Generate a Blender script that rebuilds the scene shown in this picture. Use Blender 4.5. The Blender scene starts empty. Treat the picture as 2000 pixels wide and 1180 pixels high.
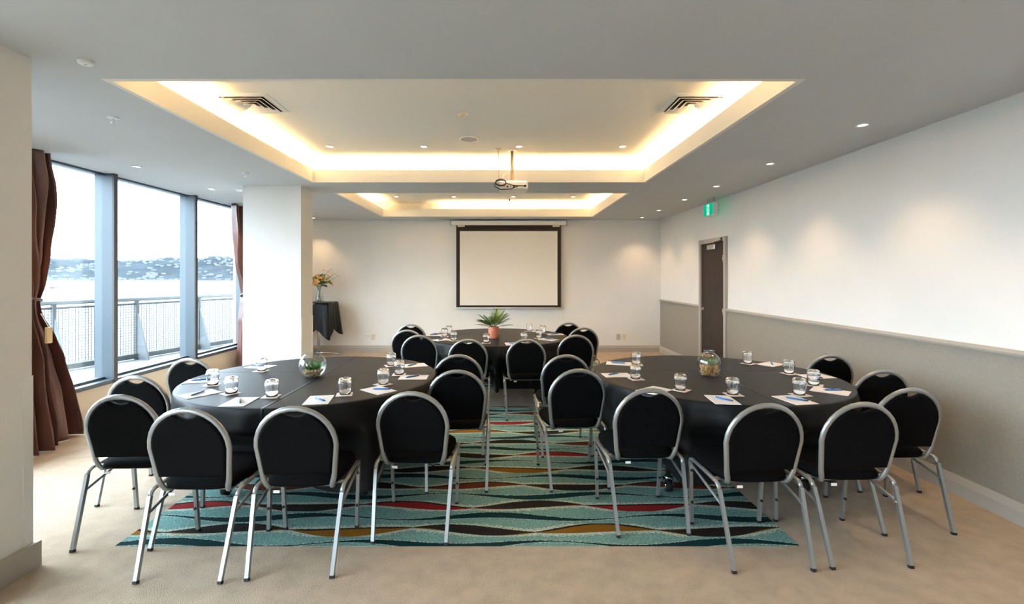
import bpy, math, random
from mathutils import Vector, Matrix
R = math.radians
random.seed(7)
sc = bpy.context.scene
col = sc.collection

# ------------------------------------------------------------------ camera, sky, exposure
cam_d = bpy.data.cameras.new('camera'); cam = bpy.data.objects.new('camera', cam_d); col.objects.link(cam)
cam.location = (0, 0, 1.5); cam.rotation_euler = (R(90), 0, 0)
cam_d.sensor_width = 36; cam_d.lens = 36 * 930 / 2000
cam_d.shift_x = 0.010; cam_d.shift_y = -0.025
cam_d.clip_start = 0.05; cam_d.clip_end = 12000
sc.camera = cam
SKY = 13.0
w = bpy.data.worlds.new('overcast_sky'); sc.world = w; w.use_nodes = True
nt = w.node_tree; bg = nt.nodes['Background']; bg.inputs[1].default_value = SKY
tc = nt.nodes.new('ShaderNodeTexCoord'); sx = nt.nodes.new('ShaderNodeSeparateXYZ'); rp = nt.nodes.new('ShaderNodeValToRGB')
nt.links.new(tc.outputs['Generated'], sx.inputs[0]); nt.links.new(sx.outputs['Z'], rp.inputs[0]); nt.links.new(rp.outputs[0], bg.inputs[0])
rp.color_ramp.elements[0].position = 0.0; rp.color_ramp.elements[0].color = (.56, .66, .76, 1)
rp.color_ramp.elements[1].position = 0.35; rp.color_ramp.elements[1].color = (.71, .86, 1, 1)
sc.view_settings.view_transform = 'Standard'; sc.view_settings.look = 'None'
sc.view_settings.gamma = 1; sc.view_settings.use_curve_mapping = False
sc.view_settings.exposure = 0.95
WARM = (1.0, .66, .32)
COVE_STRENGTH = 40.0
SPOT_W = 17.0

# ------------------------------------------------------------------ helpers
class MB:
    """collects shapes, builds one mesh object"""
    def __init__(s): s.v = []; s.f = []; s.s = []
    def add(s, vs, fs, smooth=False):
        o = len(s.v); s.v += [tuple(p) for p in vs]
        s.f += [tuple(i + o for i in f) for f in fs]; s.s += [smooth] * len(fs); return s
    def box(s, x0, x1, y0, y1, z0, z1):
        vs = [(x, y, z) for z in (z0, z1) for y in (y0, y1) for x in (x0, x1)]
        return s.add(vs, [(0, 2, 3, 1), (4, 5, 7, 6), (0, 1, 5, 4), (2, 6, 7, 3), (0, 4, 6, 2), (1, 3, 7, 5)])
    def bbox(s, x0, x1, y0, y1, z0, z1, b):
        """box with chamfered edges"""
        vs = []; fs = []; idx = {}
        xs, ys, zs = (x0, x1), (y0, y1), (z0, z1)
        for i in (0, 1):
            for j in (0, 1):
                for k in (0, 1):
                    p = (xs[i], ys[j], zs[k]); q = (1 - 2 * i, 1 - 2 * j, 1 - 2 * k)
                    for a in range(3):
                        t = [p[c] + (b * q[c] if c != a else 0) for c in range(3)]
                        idx[(i, j, k, a)] = len(vs); vs.append(tuple(t))
        for a in range(3):
            o = [c for c in range(3) if c != a]
            for e in (0, 1):
                qd = []
                for (m, n) in ((0, 0), (1, 0), (1, 1), (0, 1)):
                    c = [0, 0, 0]; c[a] = e; c[o[0]] = m; c[o[1]] = n; qd.append(idx[(c[0], c[1], c[2], a)])
                fs.append(qd)
        for a in range(3):
            o = [c for c in range(3) if c != a]
            for m in (0, 1):
                for n in (0, 1):
                    c0 = [0, 0, 0]; c0[a] = 0; c0[o[0]] = m; c0[o[1]] = n; c1 = list(c0); c1[a] = 1
                    fs.append([idx[(*c0, o[0])], idx[(*c1, o[0])], idx[(*c1, o[1])], idx[(*c0, o[1])]])
        for i in (0, 1):
            for j in (0, 1):
                for k in (0, 1): fs.append([idx[(i, j, k, a)] for a in range(3)])
        return s.add(vs, fs)
    def tube(s, path, r, n=8, r2=None, cap=True, smooth=True, up=None):
        """round or oval tube swept along a path; r may be a list"""
        P = [Vector(p) for p in path]; rings = []; prev = None
        for i, p in enumerate(P):
            t = (P[min(i + 1, len(P) - 1)] - P[max(i - 1, 0)]).normalized()
            if prev is None:
                a = Vector(up) if up else (Vector((0, 0, 1)) if abs(t.z) < .9 else Vector((1, 0, 0)))
            else: a = prev
            a = (a - t * a.dot(t)).normalized(); b = t.cross(a); prev = a
            ra = r[i] if isinstance(r, (list, tuple)) else r; rb = r2 if r2 else ra
            rings.append([p + a * ra * math.cos(6.28318 * k / n) + b * rb * math.sin(6.28318 * k / n) for k in range(n)])
        vs = [q for g in rings for q in g]; fs = []
        for i in range(len(P) - 1):
            for k in range(n): fs.append((i * n + k, i * n + (k + 1) % n, (i + 1) * n + (k + 1) % n, (i + 1) * n + k))
        s.add(vs, fs, smooth)
        if cap:
            o = len(s.v) - len(vs); s.f += [tuple(o + k for k in range(n))[::-1], tuple(o + len(vs) - n + k for k in range(n))]; s.s += [False, False]
        return s
    def lathe(s, prof, n=24, c=(0, 0, 0), smooth=True, capb=False, capt=False):
        vs = [(c[0] + r * math.cos(6.28318 * k / n), c[1] + r * math.sin(6.28318 * k / n), c[2] + z) for r, z in prof for k in range(n)]
        fs = []
        for i in range(len(prof) - 1):
            for k in range(n): fs.append((i * n + k, i * n + (k + 1) % n, (i + 1) * n + (k + 1) % n, (i + 1) * n + k))
        s.add(vs, fs, smooth); o = len(s.v) - len(vs)
        if capb: s.f.append(tuple(o + k for k in range(n))[::-1]); s.s.append(False)
        if capt: s.f.append(tuple(o + (len(prof) - 1) * n + k for k in range(n))); s.s.append(False)
        return s
    def rings(s, rs, smooth=True, cap=True):
        """loft closed rings of equal length"""
        n = len(rs[0]); vs = [p for g in rs for p in g]; fs = []
        for i in range(len(rs) - 1):
            for k in range(n): fs.append((i * n + k, i * n + (k + 1) % n, (i + 1) * n + (k + 1) % n, (i + 1) * n + k))
        s.add(vs, fs, smooth); o = len(s.v) - len(vs)
        if cap: s.f += [tuple(o + k for k in range(n))[::-1], tuple(o + len(vs) - n + k for k in range(n))]; s.s += [False, False]
        return s
    def grid(s, fn, nu, nv, smooth=True):
        vs = [fn(i / nu, j / nv) for j in range(nv + 1) for i in range(nu + 1)]
        return s.add(vs, [(j * (nu + 1) + i, j * (nu + 1) + i + 1, (j + 1) * (nu + 1) + i + 1, (j + 1) * (nu + 1) + i) for j in range(nv) for i in range(nu)], smooth)
    def ball(s, c, r, n=6, m=4, sc=(1, 1, 1)):
        vs = [(c[0], c[1], c[2] - r * sc[2])]
        for j in range(1, m):
            t = math.pi * j / m
            for k in range(n): vs.append((c[0] + r * sc[0] * math.sin(t) * math.cos(6.283 * k / n), c[1] + r * sc[1] * math.sin(t) * math.sin(6.283 * k / n), c[2] - r * sc[2] * math.cos(t)))
        vs.append((c[0], c[1], c[2] + r * sc[2])); e = len(vs) - 1; fs = []
        for k in range(n):
            fs.append((0, 1 + (k + 1) % n, 1 + k)); fs.append((e, e - n + k, e - n + (k + 1) % n))
            for j in range(m - 2): fs.append((1 + j * n + k, 1 + j * n + (k + 1) % n, 1 + (j + 1) * n + (k + 1) % n, 1 + (j + 1) * n + k))
        return s.add(vs, fs, True)
    def build(s, name, mat, parent=None, **kw):
        me = bpy.data.meshes.new(name); me.from_pydata(s.v, [], s.f); me.validate()
        if len(me.polygons) == len(s.s): me.polygons.foreach_set('use_smooth', s.s)
        me.materials.append(mat); me.update()
        o = bpy.data.objects.new(name, me); col.objects.link(o)
        if parent: o.parent = parent
        tag(o, **kw); return o

def tag(o, label=None, cat=None, group=None, kind=None):
    if label: o['label'] = label
    if cat: o['category'] = cat
    if group: o['group'] = group
    if kind: o['kind'] = kind
    return o
def empty(name, loc, rz=0, label=None, cat=None, group=None):
    o = bpy.data.objects.new(name, None); col.objects.link(o); o.location = loc; o.rotation_euler = (0, 0, rz)
    o.empty_display_size = .1
    return tag(o, label, cat, group)
def copy_tree(o, parent=None):
    c = o.copy(); col.objects.link(c); c.parent = parent
    for ch in list(o.children): copy_tree(ch, c)
    return c
ORD = ['first', 'second', 'third', 'fourth', 'fifth', 'sixth', 'seventh', 'eighth', 'ninth', 'tenth']

# ------------------------------------------------------------------ materials
def mat(name, c, rough=.6, metal=0, spec=.5, **kw):
    m = bpy.data.materials.new(name); m.use_nodes = True; b = m.node_tree.nodes['Principled BSDF']
    b.inputs['Base Color'].default_value = (*c, 1); b.inputs['Roughness'].default_value = rough
    b.inputs['Metallic'].default_value = metal; b.inputs['Specular IOR Level'].default_value = spec
    for k, v in kw.items(): b.inputs[k.replace('_', ' ')].default_value = v
    return m
def N(m, t, **kw):
    n = m.node_tree.nodes.new(t)
    for k, v in kw.items(): setattr(n, k, v)
    return n
def noisy(m, scale, amt, detail=4, bump=0, bscale=None, coord='Object', stretch=None):
    """vary base colour by noise and add fine relief"""
    L = m.node_tree.links.new; b = m.node_tree.nodes['Principled BSDF']; c = b.inputs['Base Color'].default_value[:]
    t = N(m, 'ShaderNodeTexCoord'); src = t.outputs[coord]
    if stretch:
        mp = N(m, 'ShaderNodeMapping'); mp.inputs['Scale'].default_value = stretch; L(src, mp.inputs[0]); src = mp.outputs[0]
    n = N(m, 'ShaderNodeTexNoise'); n.inputs['Scale'].default_value = scale; n.inputs['Detail'].default_value = detail; L(src, n.inputs[0])
    if amt:
        r = N(m, 'ShaderNodeValToRGB'); L(n.outputs[0], r.inputs[0])
        r.color_ramp.elements[0].position = .3; r.color_ramp.elements[1].position = .7
        r.color_ramp.elements[0].color = tuple(max(0, x * (1 - amt)) for x in c[:3]) + (1,)
        r.color_ramp.elements[1].color = tuple(min(1, x * (1 + amt)) for x in c[:3]) + (1,)
        L(r.outputs[0], b.inputs['Base Color'])
    if bump:
        n2 = n
        if bscale:
            n2 = N(m, 'ShaderNodeTexNoise'); n2.inputs['Scale'].default_value = bscale; n2.inputs['Detail'].default_value = 2; L(src, n2.inputs[0])
        bp = N(m, 'ShaderNodeBump'); bp.inputs['Strength'].default_value = bump; bp.inputs['Distance'].default_value = .01
        L(n2.outputs[0], bp.inputs['Height']); L(bp.outputs[0], b.inputs['Normal'])
    return m
def emis(name, c, s):
    m = bpy.data.materials.new(name); m.use_nodes = True; t = m.node_tree; t.nodes.clear()
    e = t.nodes.new('ShaderNodeEmission'); e.inputs[0].default_value = (*c, 1); e.inputs[1].default_value = s
    o = t.nodes.new('ShaderNodeOutputMaterial'); t.links.new(e.outputs[0], o.inputs[0]); return m
def thin_glass(name, tint=(1, 1, 1), ior=1.45, rough=0.0):
    m = bpy.data.materials.new(name); m.use_nodes = True; t = m.node_tree; t.nodes.clear()
    tr = t.nodes.new('ShaderNodeBsdfTransparent'); tr.inputs[0].default_value = (*tint, 1)
    gl = t.nodes.new('ShaderNodeBsdfGlossy'); gl.inputs['Roughness'].default_value = rough
    lw = t.nodes.new('ShaderNodeLayerWeight'); p5 = t.nodes.new('ShaderNodeMath'); p5.operation = 'POWER'; p5.inputs[1].default_value = 5
    f0 = ((ior - 1) / (ior + 1)) ** 2
    fr = t.nodes.new('ShaderNodeMath'); fr.operation = 'MULTIPLY_ADD'; fr.inputs[1].default_value = 1 - f0; fr.inputs[2].default_value = f0
    lw.inputs[0].default_value = .5; t.links.new(lw.outputs['Facing'], p5.inputs[0]); t.links.new(p5.outputs[0], fr.inputs[0])
    mx = t.nodes.new('ShaderNodeMixShader'); o = t.nodes.new('ShaderNodeOutputMaterial')
    t.links.new(fr.outputs[0], mx.inputs[0]); t.links.new(tr.outputs[0], mx.inputs[1]); t.links.new(gl.outputs[0], mx.inputs[2]); t.links.new(mx.outputs[0], o.inputs[0]); return m

M = {}
M['wall'] = noisy(mat('white_wall_paint', (.80, .78, .745), .75), 3, .015, bump=.04, bscale=180)
M['ceil'] = noisy(mat('ceiling_paint', (.56, .58, .595), .85), 2, .012)
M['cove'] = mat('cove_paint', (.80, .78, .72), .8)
M['dado'] = noisy(mat('grey_dado_panel', (.28, .25, .21), .7), 60, .05, bump=.05, bscale=250)
M['trim'] = mat('grey_trim_paint', (.40, .365, .315), .5)
M['beigewall'] = mat('beige_sill_wall', (.60, .50, .38), .7)
M['guard'] = mat('corner_guard_plastic', (.82, .81, .78), .4)
M['carpet'] = noisy(mat('beige_carpet', (.48, .385, .29), .95, spec=.1), 9, .10, 8, bump=.7, bscale=240)
M['silver'] = mat('silver_painted_steel', (.37, .38, .375), .36, .75)
M['chrome'] = mat('chrome', (.75, .76, .78), .12, 1)
M['fabric'] = noisy(mat('black_chair_fabric', (.0028, .0028, .0032), .9, spec=.10), 400, .25, bump=.25)
M['cloth'] = mat('black_tablecloth', (.0045, .0048, .0054), .5, spec=.26, Sheen_Weight=.015, Sheen_Roughness=.4)
M['rubber'] = mat('black_rubber', (.01, .01, .011), .7)
M['blacksteel'] = mat('black_steel', (.015, .015, .016), .45)
M['plywood'] = mat('table_board', (.35, .25, .15), .6)
M['paper'] = mat('note_paper', (.86, .82, .81), .8)
M['pen'] = mat('blue_pen_plastic', (.015, .17, .52), .3)
M['pendark'] = mat('dark_pen_plastic', (.02, .035, .09), .3)
M['glass'] = mat('clear_glass', (1, 1, 1), .0, 0, .5, Transmission_Weight=1.0, IOR=1.45)
M['pane'] = thin_glass('window_pane_glass', (.97, .99, .99))
M['globe'] = thin_glass('terrarium_glass', (.96, .98, .98), 1.85)
M['mull'] = mat('grey_aluminium', (.062, .078, .092), .45, .2)
M['mulldark'] = mat('dark_gasket', (.055, .05, .05), .6)
M['white'] = mat('white_plastic', (.82, .82, .80), .4)
M['cream'] = mat('cream_plastic', (.75, .66, .48), .4)
M['black'] = mat('black_plastic', (.012, .011, .01), .45)
M['screenblack'] = mat('screen_black_border', (.018, .012, .009), .8)
M['screen'] = mat('screen_fabric', (.80, .76, .70), .8)
M['doorwood'] = noisy(mat('dark_brown_door', (.036, .024, .020), .5, spec=.25), 6, .25, stretch=(8, 8, 1))
M['green'] = emis('exit_sign_green', (.0, .50, .24), .55)
M['signwhite'] = emis('exit_sign_white', (.75, 1, .9), .6)
M['curtain'] = noisy(mat('brown_taffeta_curtain', (.125, .052, .038), .34, spec=.6, Sheen_Weight=.35, Sheen_Roughness=.25), 4, .3, stretch=(1, 1, .4))
M['wood'] = mat('pale_wood', (.62, .45, .24), .6)
M['coral'] = noisy(mat('coral_pot_glaze', (.75, .25, .15), .5), 40, .12)
M['soil'] = mat('dark_soil', (.02, .014, .01), .9)
M['frond'] = noisy(mat('palm_frond_green', (.06, .19, .02), .5), 12, .5)
M['frondlime'] = noisy(mat('lime_frond_green', (.24, .36, .02), .5), 12, .35)
M['leaf'] = noisy(mat('leaf_green', (.11, .22, .05), .5), 14, .4)
M['leafpale'] = noisy(mat('pale_leaf_green', (.30, .40, .12), .5), 14, .3)
M['succulent'] = mat('succulent_green', (.10, .40, .05), .5)
M['pebble'] = noisy(mat('cream_pebbles', (.62, .48, .30), .8), 60, .45)
M['tanpebble'] = noisy(mat('tan_pebbles', (.66, .38, .15), .8), 60, .4)
M['bark'] = noisy(mat('dry_moss', (.40, .22, .09), .9), 60, .4)
M['lily'] = noisy(mat('peach_lily_petal', (.80, .42, .16), .5), 20, .25)
M['lilywhite'] = mat('cream_lily_petal', (.80, .70, .48), .5)
M['cove_led'] = emis('cove_strip_glow', WARM, COVE_STRENGTH)
M['lamp'] = emis('downlight_glow', (1, .80, .55), 9.0)
M['pconcrete'] = noisy(mat('balcony_concrete', (.085, .088, .09), .8), 5, .1)
M['railpaint'] = mat('grey_rail_paint', (.042, .05, .052), .5)
M['finpaint'] = mat('white_fin_paint', (.085, .095, .10), .5)
M['meshsteel'] = mat('mesh_steel', (.016, .020, .022), .5)
M['sea'] = noisy(mat('pale_harbour_water', (.028, .037, .039), .5, spec=.08), .02, .15, bump=.3, bscale=.05)
M['hill'] = noisy(mat('wooded_hill', (.0075, .0125, .0165), .95, spec=.05), .012, .45, 8)
M['house'] = mat('distant_house_paint', (.07, .075, .08), .9)
M['projbody'] = mat('projector_shell', (.78, .75, .68), .45)
M['brass'] = mat('pole_metal', (.42, .33, .2), .35, .7)
M['grille'] = mat('grille_grey', (.45, .44, .42), .6)

def crease(m):
    """pressed fold lines across the cloth, as relief only"""
    L = m.node_tree.links.new; b = m.node_tree.nodes['Principled BSDF']
    t = N(m, 'ShaderNodeTexCoord'); s = N(m, 'ShaderNodeSeparateXYZ'); L(t.outputs['Object'], s.inputs[0])
    hs = []
    for ax, off in (('X', .04), ('Y', .15)):
        a = N(m, 'ShaderNodeMath', operation='SUBTRACT'); L(s.outputs[ax], a.inputs[0]); a.inputs[1].default_value = off
        c = N(m, 'ShaderNodeMath', operation='ABSOLUTE'); L(a.outputs[0], c.inputs[0])
        d = N(m, 'ShaderNodeMapRange'); L(c.outputs[0], d.inputs[0]); d.inputs[1].default_value = 0; d.inputs[2].default_value = .012; d.inputs[3].default_value = 1; d.inputs[4].default_value = 0
        hs.append(d.outputs[0])
    mx = N(m, 'ShaderNodeMath', operation='MAXIMUM'); L(hs[0], mx.inputs[0]); L(hs[1], mx.inputs[1])
    bp = N(m, 'ShaderNodeBump'); bp.inputs['Strength'].default_value = .6; bp.inputs['Distance'].default_value = .006
    L(mx.outputs[0], bp.inputs['Height']); L(bp.outputs[0], b.inputs['Normal'])
crease(M['cloth'])

def coaster_mat():
    m = mat('printed_coaster_card', (.80, .72, .68), .7); L = m.node_tree.links.new; b = m.node_tree.nodes['Principled BSDF']
    t = N(m, 'ShaderNodeTexCoord'); s = N(m, 'ShaderNodeSeparateXYZ'); L(t.outputs['Object'], s.inputs[0])
    def rng(o, lo, hi):
        c = N(m, 'ShaderNodeMath', operation='COMPARE'); L(o, c.inputs[0]); c.inputs[1].default_value = (lo + hi) / 2; c.inputs[2].default_value = (hi - lo) / 2; return c.outputs[0]
    a = rng(s.outputs['X'], -.034, .034)
    w1 = N(m, 'ShaderNodeTexWave'); w1.wave_type = 'BANDS'; w1.bands_direction = 'X'; w1.inputs['Scale'].default_value = 38; w1.inputs['Distortion'].default_value = 6; L(t.outputs['Object'], w1.inputs[0])
    g = N(m, 'ShaderNodeMath', operation='GREATER_THAN'); L(w1.outputs[0], g.inputs[0]); g.inputs[1].default_value = .5
    bnd = rng(s.outputs['Y'], -.034, -.012)
    p = N(m, 'ShaderNodeMath', operation='MULTIPLY'); L(a, p.inputs[0]); L(bnd, p.inputs[1])
    q = N(m, 'ShaderNodeMath', operation='MULTIPLY'); L(p.outputs[0], q.inputs[0]); L(g.outputs[0], q.inputs[1])
    mx = N(m, 'ShaderNodeMix', data_type='RGBA'); L(q.outputs[0], mx.inputs[0]); mx.inputs[6].default_value = (.80, .72, .68, 1); mx.inputs[7].default_value = (.72, .22, .14, 1)
    L(mx.outputs[2], b.inputs['Base Color']); return m
M['coaster'] = coaster_mat()

def rug_mat():
    m = mat('wave_pattern_rug', (.1, .3, .3), .95, spec=.08); T = m.node_tree; L = T.links.new; b = T.nodes['Principled BSDF']
    tc = N(m, 'ShaderNodeTexCoord'); s = N(m, 'ShaderNodeSeparateXYZ'); L(tc.outputs['Object'], s.inputs[0]); X = s.outputs['X']; Y = s.outputs['Y']
    def mt(op, a, b_=None, c=None):
        n = N(m, 'ShaderNodeMath', operation=op)
        for i, q in enumerate((a, b_, c)):
            if q is None: continue
            if isinstance(q, (int, float)): n.inputs[i].default_value = q
            else: L(q, n.inputs[i])
        return n.outputs[0]
    nz = N(m, 'ShaderNodeTexNoise'); nz.inputs['Scale'].default_value = 110; nz.inputs['Detail'].default_value = 3; L(tc.outputs['Object'], nz.inputs[0])
    fine = mt('SUBTRACT', nz.outputs[0], .5)
    P = .148
    v = mt('DIVIDE', mt('SUBTRACT', Y, .02), P)
    n = mt('ROUND', v)
    ph = mt('MULTIPLY', n, 2.39996)
    k = 2 * math.pi / 1.45
    wob = mt('SINE', mt('ADD', mt('MULTIPLY', X, k * 1.35), mt('MULTIPLY', ph, 1.7)))
    d = mt('ADD', mt('SUBTRACT', mt('SUBTRACT', v, n), mt('MULTIPLY', wob, .20)), mt('MULTIPLY', fine, .07))
    sw = mt('SINE', mt('ADD', mt('MULTIPLY', X, k), ph))
    odd = mt('FLOORED_MODULO', n, 2)                       # 0 thin dark line, 1 coloured lens
    h = mt('ADD', mt('MULTIPLY', odd, mt('ADD', .03, mt('MULTIPLY', mt('ABSOLUTE', sw), .31))),
           mt('MULTIPLY', mt('SUBTRACT', 1, odd), mt('ADD', .13, mt('MULTIPLY', sw, .10))))
    ad = mt('ABSOLUTE', d)
    inside = mt('LESS_THAN', ad, h)
    rim = mt('LESS_THAN', ad, mt('ADD', h, mt('ADD', mt('MULTIPLY', odd, .17), mt('MULTIPLY', fine, .6))))
    accent = mt('MULTIPLY', odd, mt('LESS_THAN', d, mt('SUBTRACT', mt('MULTIPLY', mt('MULTIPLY', sw, h), .9), mt('MULTIPLY', h, .2))))
    def mix(f, a, c):
        x = N(m, 'ShaderNodeMix', data_type='RGBA'); L(f, x.inputs[0])
        for i, q in ((6, a), (7, c)):
            if isinstance(q, tuple): x.inputs[i].default_value = (*q, 1)
            else: L(q, x.inputs[i])
        return x.outputs[2]
    teal = mix(mt('ADD', .5, mt('MULTIPLY', fine, 2.6)), (.085, .21, .195), (.25, .42, .385))
    m6 = mt('FLOORED_MODULO', n, 6)
    acc = mix(mt('LESS_THAN', mt('ABSOLUTE', mt('SUBTRACT', m6, 3)), .5), (.23, .10, .012), (.26, .02, .02))
    acc = mix(mt('LESS_THAN', mt('ABSOLUTE', mt('SUBTRACT', m6, 5)), .5), acc, (.13, .035, .015))
    dark = mix(odd, (.006, .032, .036), (.022, .018, .016))
    c = mix(rim, teal, mix(mt('ADD', .5, mt('MULTIPLY', fine, 3)), (.16, .35, .31), (.66, .63, .50)))
    c = mix(inside, c, mix(accent, dark, acc))
    L(c, b.inputs['Base Color'])
    bp = N(m, 'ShaderNodeBump'); bp.inputs['Strength'].default_value = .5; bp.inputs['Distance'].default_value = .006; L(nz.outputs[0], bp.inputs['Height']); L(bp.outputs[0], b.inputs['Normal'])
    return m
M['rug'] = rug_mat()

# ------------------------------------------------------------------ room shell
XR, XL, XG, YB, YF, ZC, ZU = 3.155, -4.22, -4.34, 9.45, -5.0, 2.618, 2.90
def S(name, mb, m, parent=None, **kw): return mb.build(name, m, parent, kind='structure', **kw)
S('floor', MB().box(XL - .3, XR + .2, YF - .2, YB + .2, -.12, 0), M['carpet'], label='pale beige carpet floor of the meeting room')
S('wall_back', MB().box(XL - .3, XR + .2, YB, YB + .2, 0, 3.05), M['wall'], label='white far wall with the projector screen')
S('wall_front', MB().box(XL - .3, XR + .2, YF - .2, YF, 0, 3.05), M['wall'], label='white wall behind the camera')
wr = S('wall_right', MB().box(XR, XR + .2, YF, YB, 0, 3.05), M['wall'], label='long white wall above a grey dado')
DY0, DY1, DZ = 6.71, 7.48, 2.0                           # door leaf
dd = MB()
for y0, y1 in ((YF, DY0 - .065), (DY1 + .065, YB)): dd.box(XR - .012, XR, y0, y1, 0, 1.02)
dd.build('dado_panel', M['dado'], wr)
for y0, y1 in ((YF, DY0 - .065), (DY1 + .065, YB)):
    q = MB(); q.rings([[(XR, y, 1.015), (XR - .028, y, 1.015), (XR - .034, y, 1.03), (XR - .022, y, 1.05), (XR, y, 1.05)] for y in (y0, y1)], smooth=False)
    q.build('dado_rail', M['trim'], wr)
def skirting(name, pts, label):
    """pts: run of (x,y) with the room on its left-hand side; profile with a sloped top"""
    q = MB()
    for (x0, y0), (x1, y1) in zip(pts[:-1], pts[1:]):
        d = Vector((x1 - x0, y1 - y0, 0)).normalized(); nrm = Vector((-d.y, d.x, 0))
        prof = [(0, 0), (.026, 0), (.026, .085), (.008, .13), (0, .13)]
        q.rings([[(bx + nrm.x * a + d.x * e, by + nrm.y * a + d.y * e, z) for a, z in prof] for (bx, by, e) in ((x0, y0, -.0), (x1, y1, .0))], smooth=False)
    S(name, q, M['trim'], label=label)
skirting('baseboard_right', [(XR - .012, YF), (XR - .012, DY0 - .065)], 'grey skirting along the right wall before the door')
skirting('baseboard_right_end', [(XR - .012, DY1 + .065), (XR - .012, YB)], 'short grey skirting between the door and the far corner')
skirting('baseboard_back', [(XR - .02, YB), (XL, YB)], 'grey skirting along the far wall')

# left wall: low sill wall, solid ends
S('wall_left', MB().box(XL - .25, XL, YF, YB, 0, .345), M['beigewall'], label='low beige wall under the windows')
MUL = [-4.40 + 1.37 * i for i in range(10)]               # mullion centres -4.40 ... 7.93
S('wall_left_far', MB().box(XL - .25, XL, MUL[-1], YB, .345, 3.05), M['wall'], label='white wall past the last window')
S('wall_left_near', MB().box(XL - .25, XL, YF, MUL[0], .345, 3.05), M['wall'], label='white wall before the first window')
for i in range(9):
    y0, y1 = MUL[i], MUL[i + 1]
    fr = MB().box(XG - .03, XL + .01, y0 + .02, y1 - .02, .345, .385)
    fr.box(XG - .03, XG + .03, y0 + .02, y1 - .02, .385, .41).box(XG - .03, XG + .03, y0 + .02, y1 - .02, ZC - .02, 2.66)
    wn = S('window_%d' % (i + 1), fr, M['mull'], label='tall clear window pane over the low sill, %s from the room end' % ORD[i])
    MB().box(XG - .006, XG + .006, y0, y1, .40, 2.66).build('pane', M['pane'], wn)
for i, y in enumerate(MUL):
    q = S('trim_%d' % (i + 1), MB().box(XG - .08, XL - .004, y - .022, y + .022, .345, ZC), M['mull'], label='grey upright window mullion, %s along' % ORD[i])
    MB().box(XL - .004, XL + .016, y - .025, y + .025, .36, ZC).build('cover_strip', M['mulldark'], q)

# ceiling with two coved trays
T1 = (-2.236, 1.69, 2.73, 5.65); T2 = (-2.22, 1.69, 6.42, 8.89)
cb = MB()
x0, x1 = XL - .3, XR + .2; e = .035
H1 = (T1[0] - e, T1[1] + e, T1[2] - e, T1[3] + e); H2 = (T2[0] - e, T2[1] + e, T2[2] - e, T2[3] + e)
for (a, b_, c, d) in ((x0, x1, YF - .2, H1[2]), (x0, H1[0], H1[2], H1[3]), (H1[1], x1, H1[2], H1[3]), (x0, x1, H1[3], H2[2]), (x0, H2[0], H2[2], H2[3]), (H2[1], x1, H2[2], H2[3]), (x0, x1, H2[3], YB + .2)):
    cb.box(a, b_, c, d, ZC, ZC + .07)
S('ceiling_upper', MB().box(x0, x1, YF - .2, YB + .2, ZU, ZU + .12), M['cove'], label='raised ceiling inside the two trays, whitened for the cove glow')  # whiter than the lower ceiling: spread of cove glow put into the colour
S('ceiling', cb, M['ceil'], label='pale grey ceiling with two recessed trays')
cv = .22
for i, t in enumerate((T1, T2)):
    q = MB(); e = .035
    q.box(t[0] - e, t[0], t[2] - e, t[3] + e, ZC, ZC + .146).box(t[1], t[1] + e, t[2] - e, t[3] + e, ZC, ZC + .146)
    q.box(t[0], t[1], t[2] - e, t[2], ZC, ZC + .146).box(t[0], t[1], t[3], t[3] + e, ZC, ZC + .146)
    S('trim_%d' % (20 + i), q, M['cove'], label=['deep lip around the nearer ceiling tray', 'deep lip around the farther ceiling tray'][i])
    q = MB(); f = .04
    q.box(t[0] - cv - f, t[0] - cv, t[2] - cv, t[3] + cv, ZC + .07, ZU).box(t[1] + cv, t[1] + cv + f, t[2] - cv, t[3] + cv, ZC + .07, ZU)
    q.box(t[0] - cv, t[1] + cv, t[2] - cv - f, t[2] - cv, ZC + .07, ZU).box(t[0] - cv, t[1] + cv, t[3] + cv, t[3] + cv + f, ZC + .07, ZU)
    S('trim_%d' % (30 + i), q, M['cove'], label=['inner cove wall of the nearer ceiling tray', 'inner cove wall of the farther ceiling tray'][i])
    nm = ['nearer', 'farther'][i]
    zs = ZC + .072
    for side, (a, b_, c, d) in dict(left=(t[0] - .15, t[0] - .10, t[2], t[3]), right=(t[1] + .10, t[1] + .15, t[2], t[3]),
                                     near=(t[0], t[1], t[2] - .15, t[2] - .10), far=((t[0] if i == 0 else -1.12), t[1], t[3] + .10, t[3] + .15)).items():
        o = empty('cove_light', ((a + b_) / 2, (c + d) / 2, zs), 0, 'warm strip light hidden behind the %s lip of the %s ceiling tray' % (side, nm), 'cove light', 'warm cove strip lights')
        hx, hy = (b_ - a) / 2, (d - c) / 2
        MB().bbox(-hx, hx, -hy, hy, 0, .015, .003).build('batten', M['white'], o)
        MB().bbox(-hx + .006, hx - .006, -hy + .006, hy - .006, .016, .034, .004).build('diffuser', M['cove_led'], o)

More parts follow.
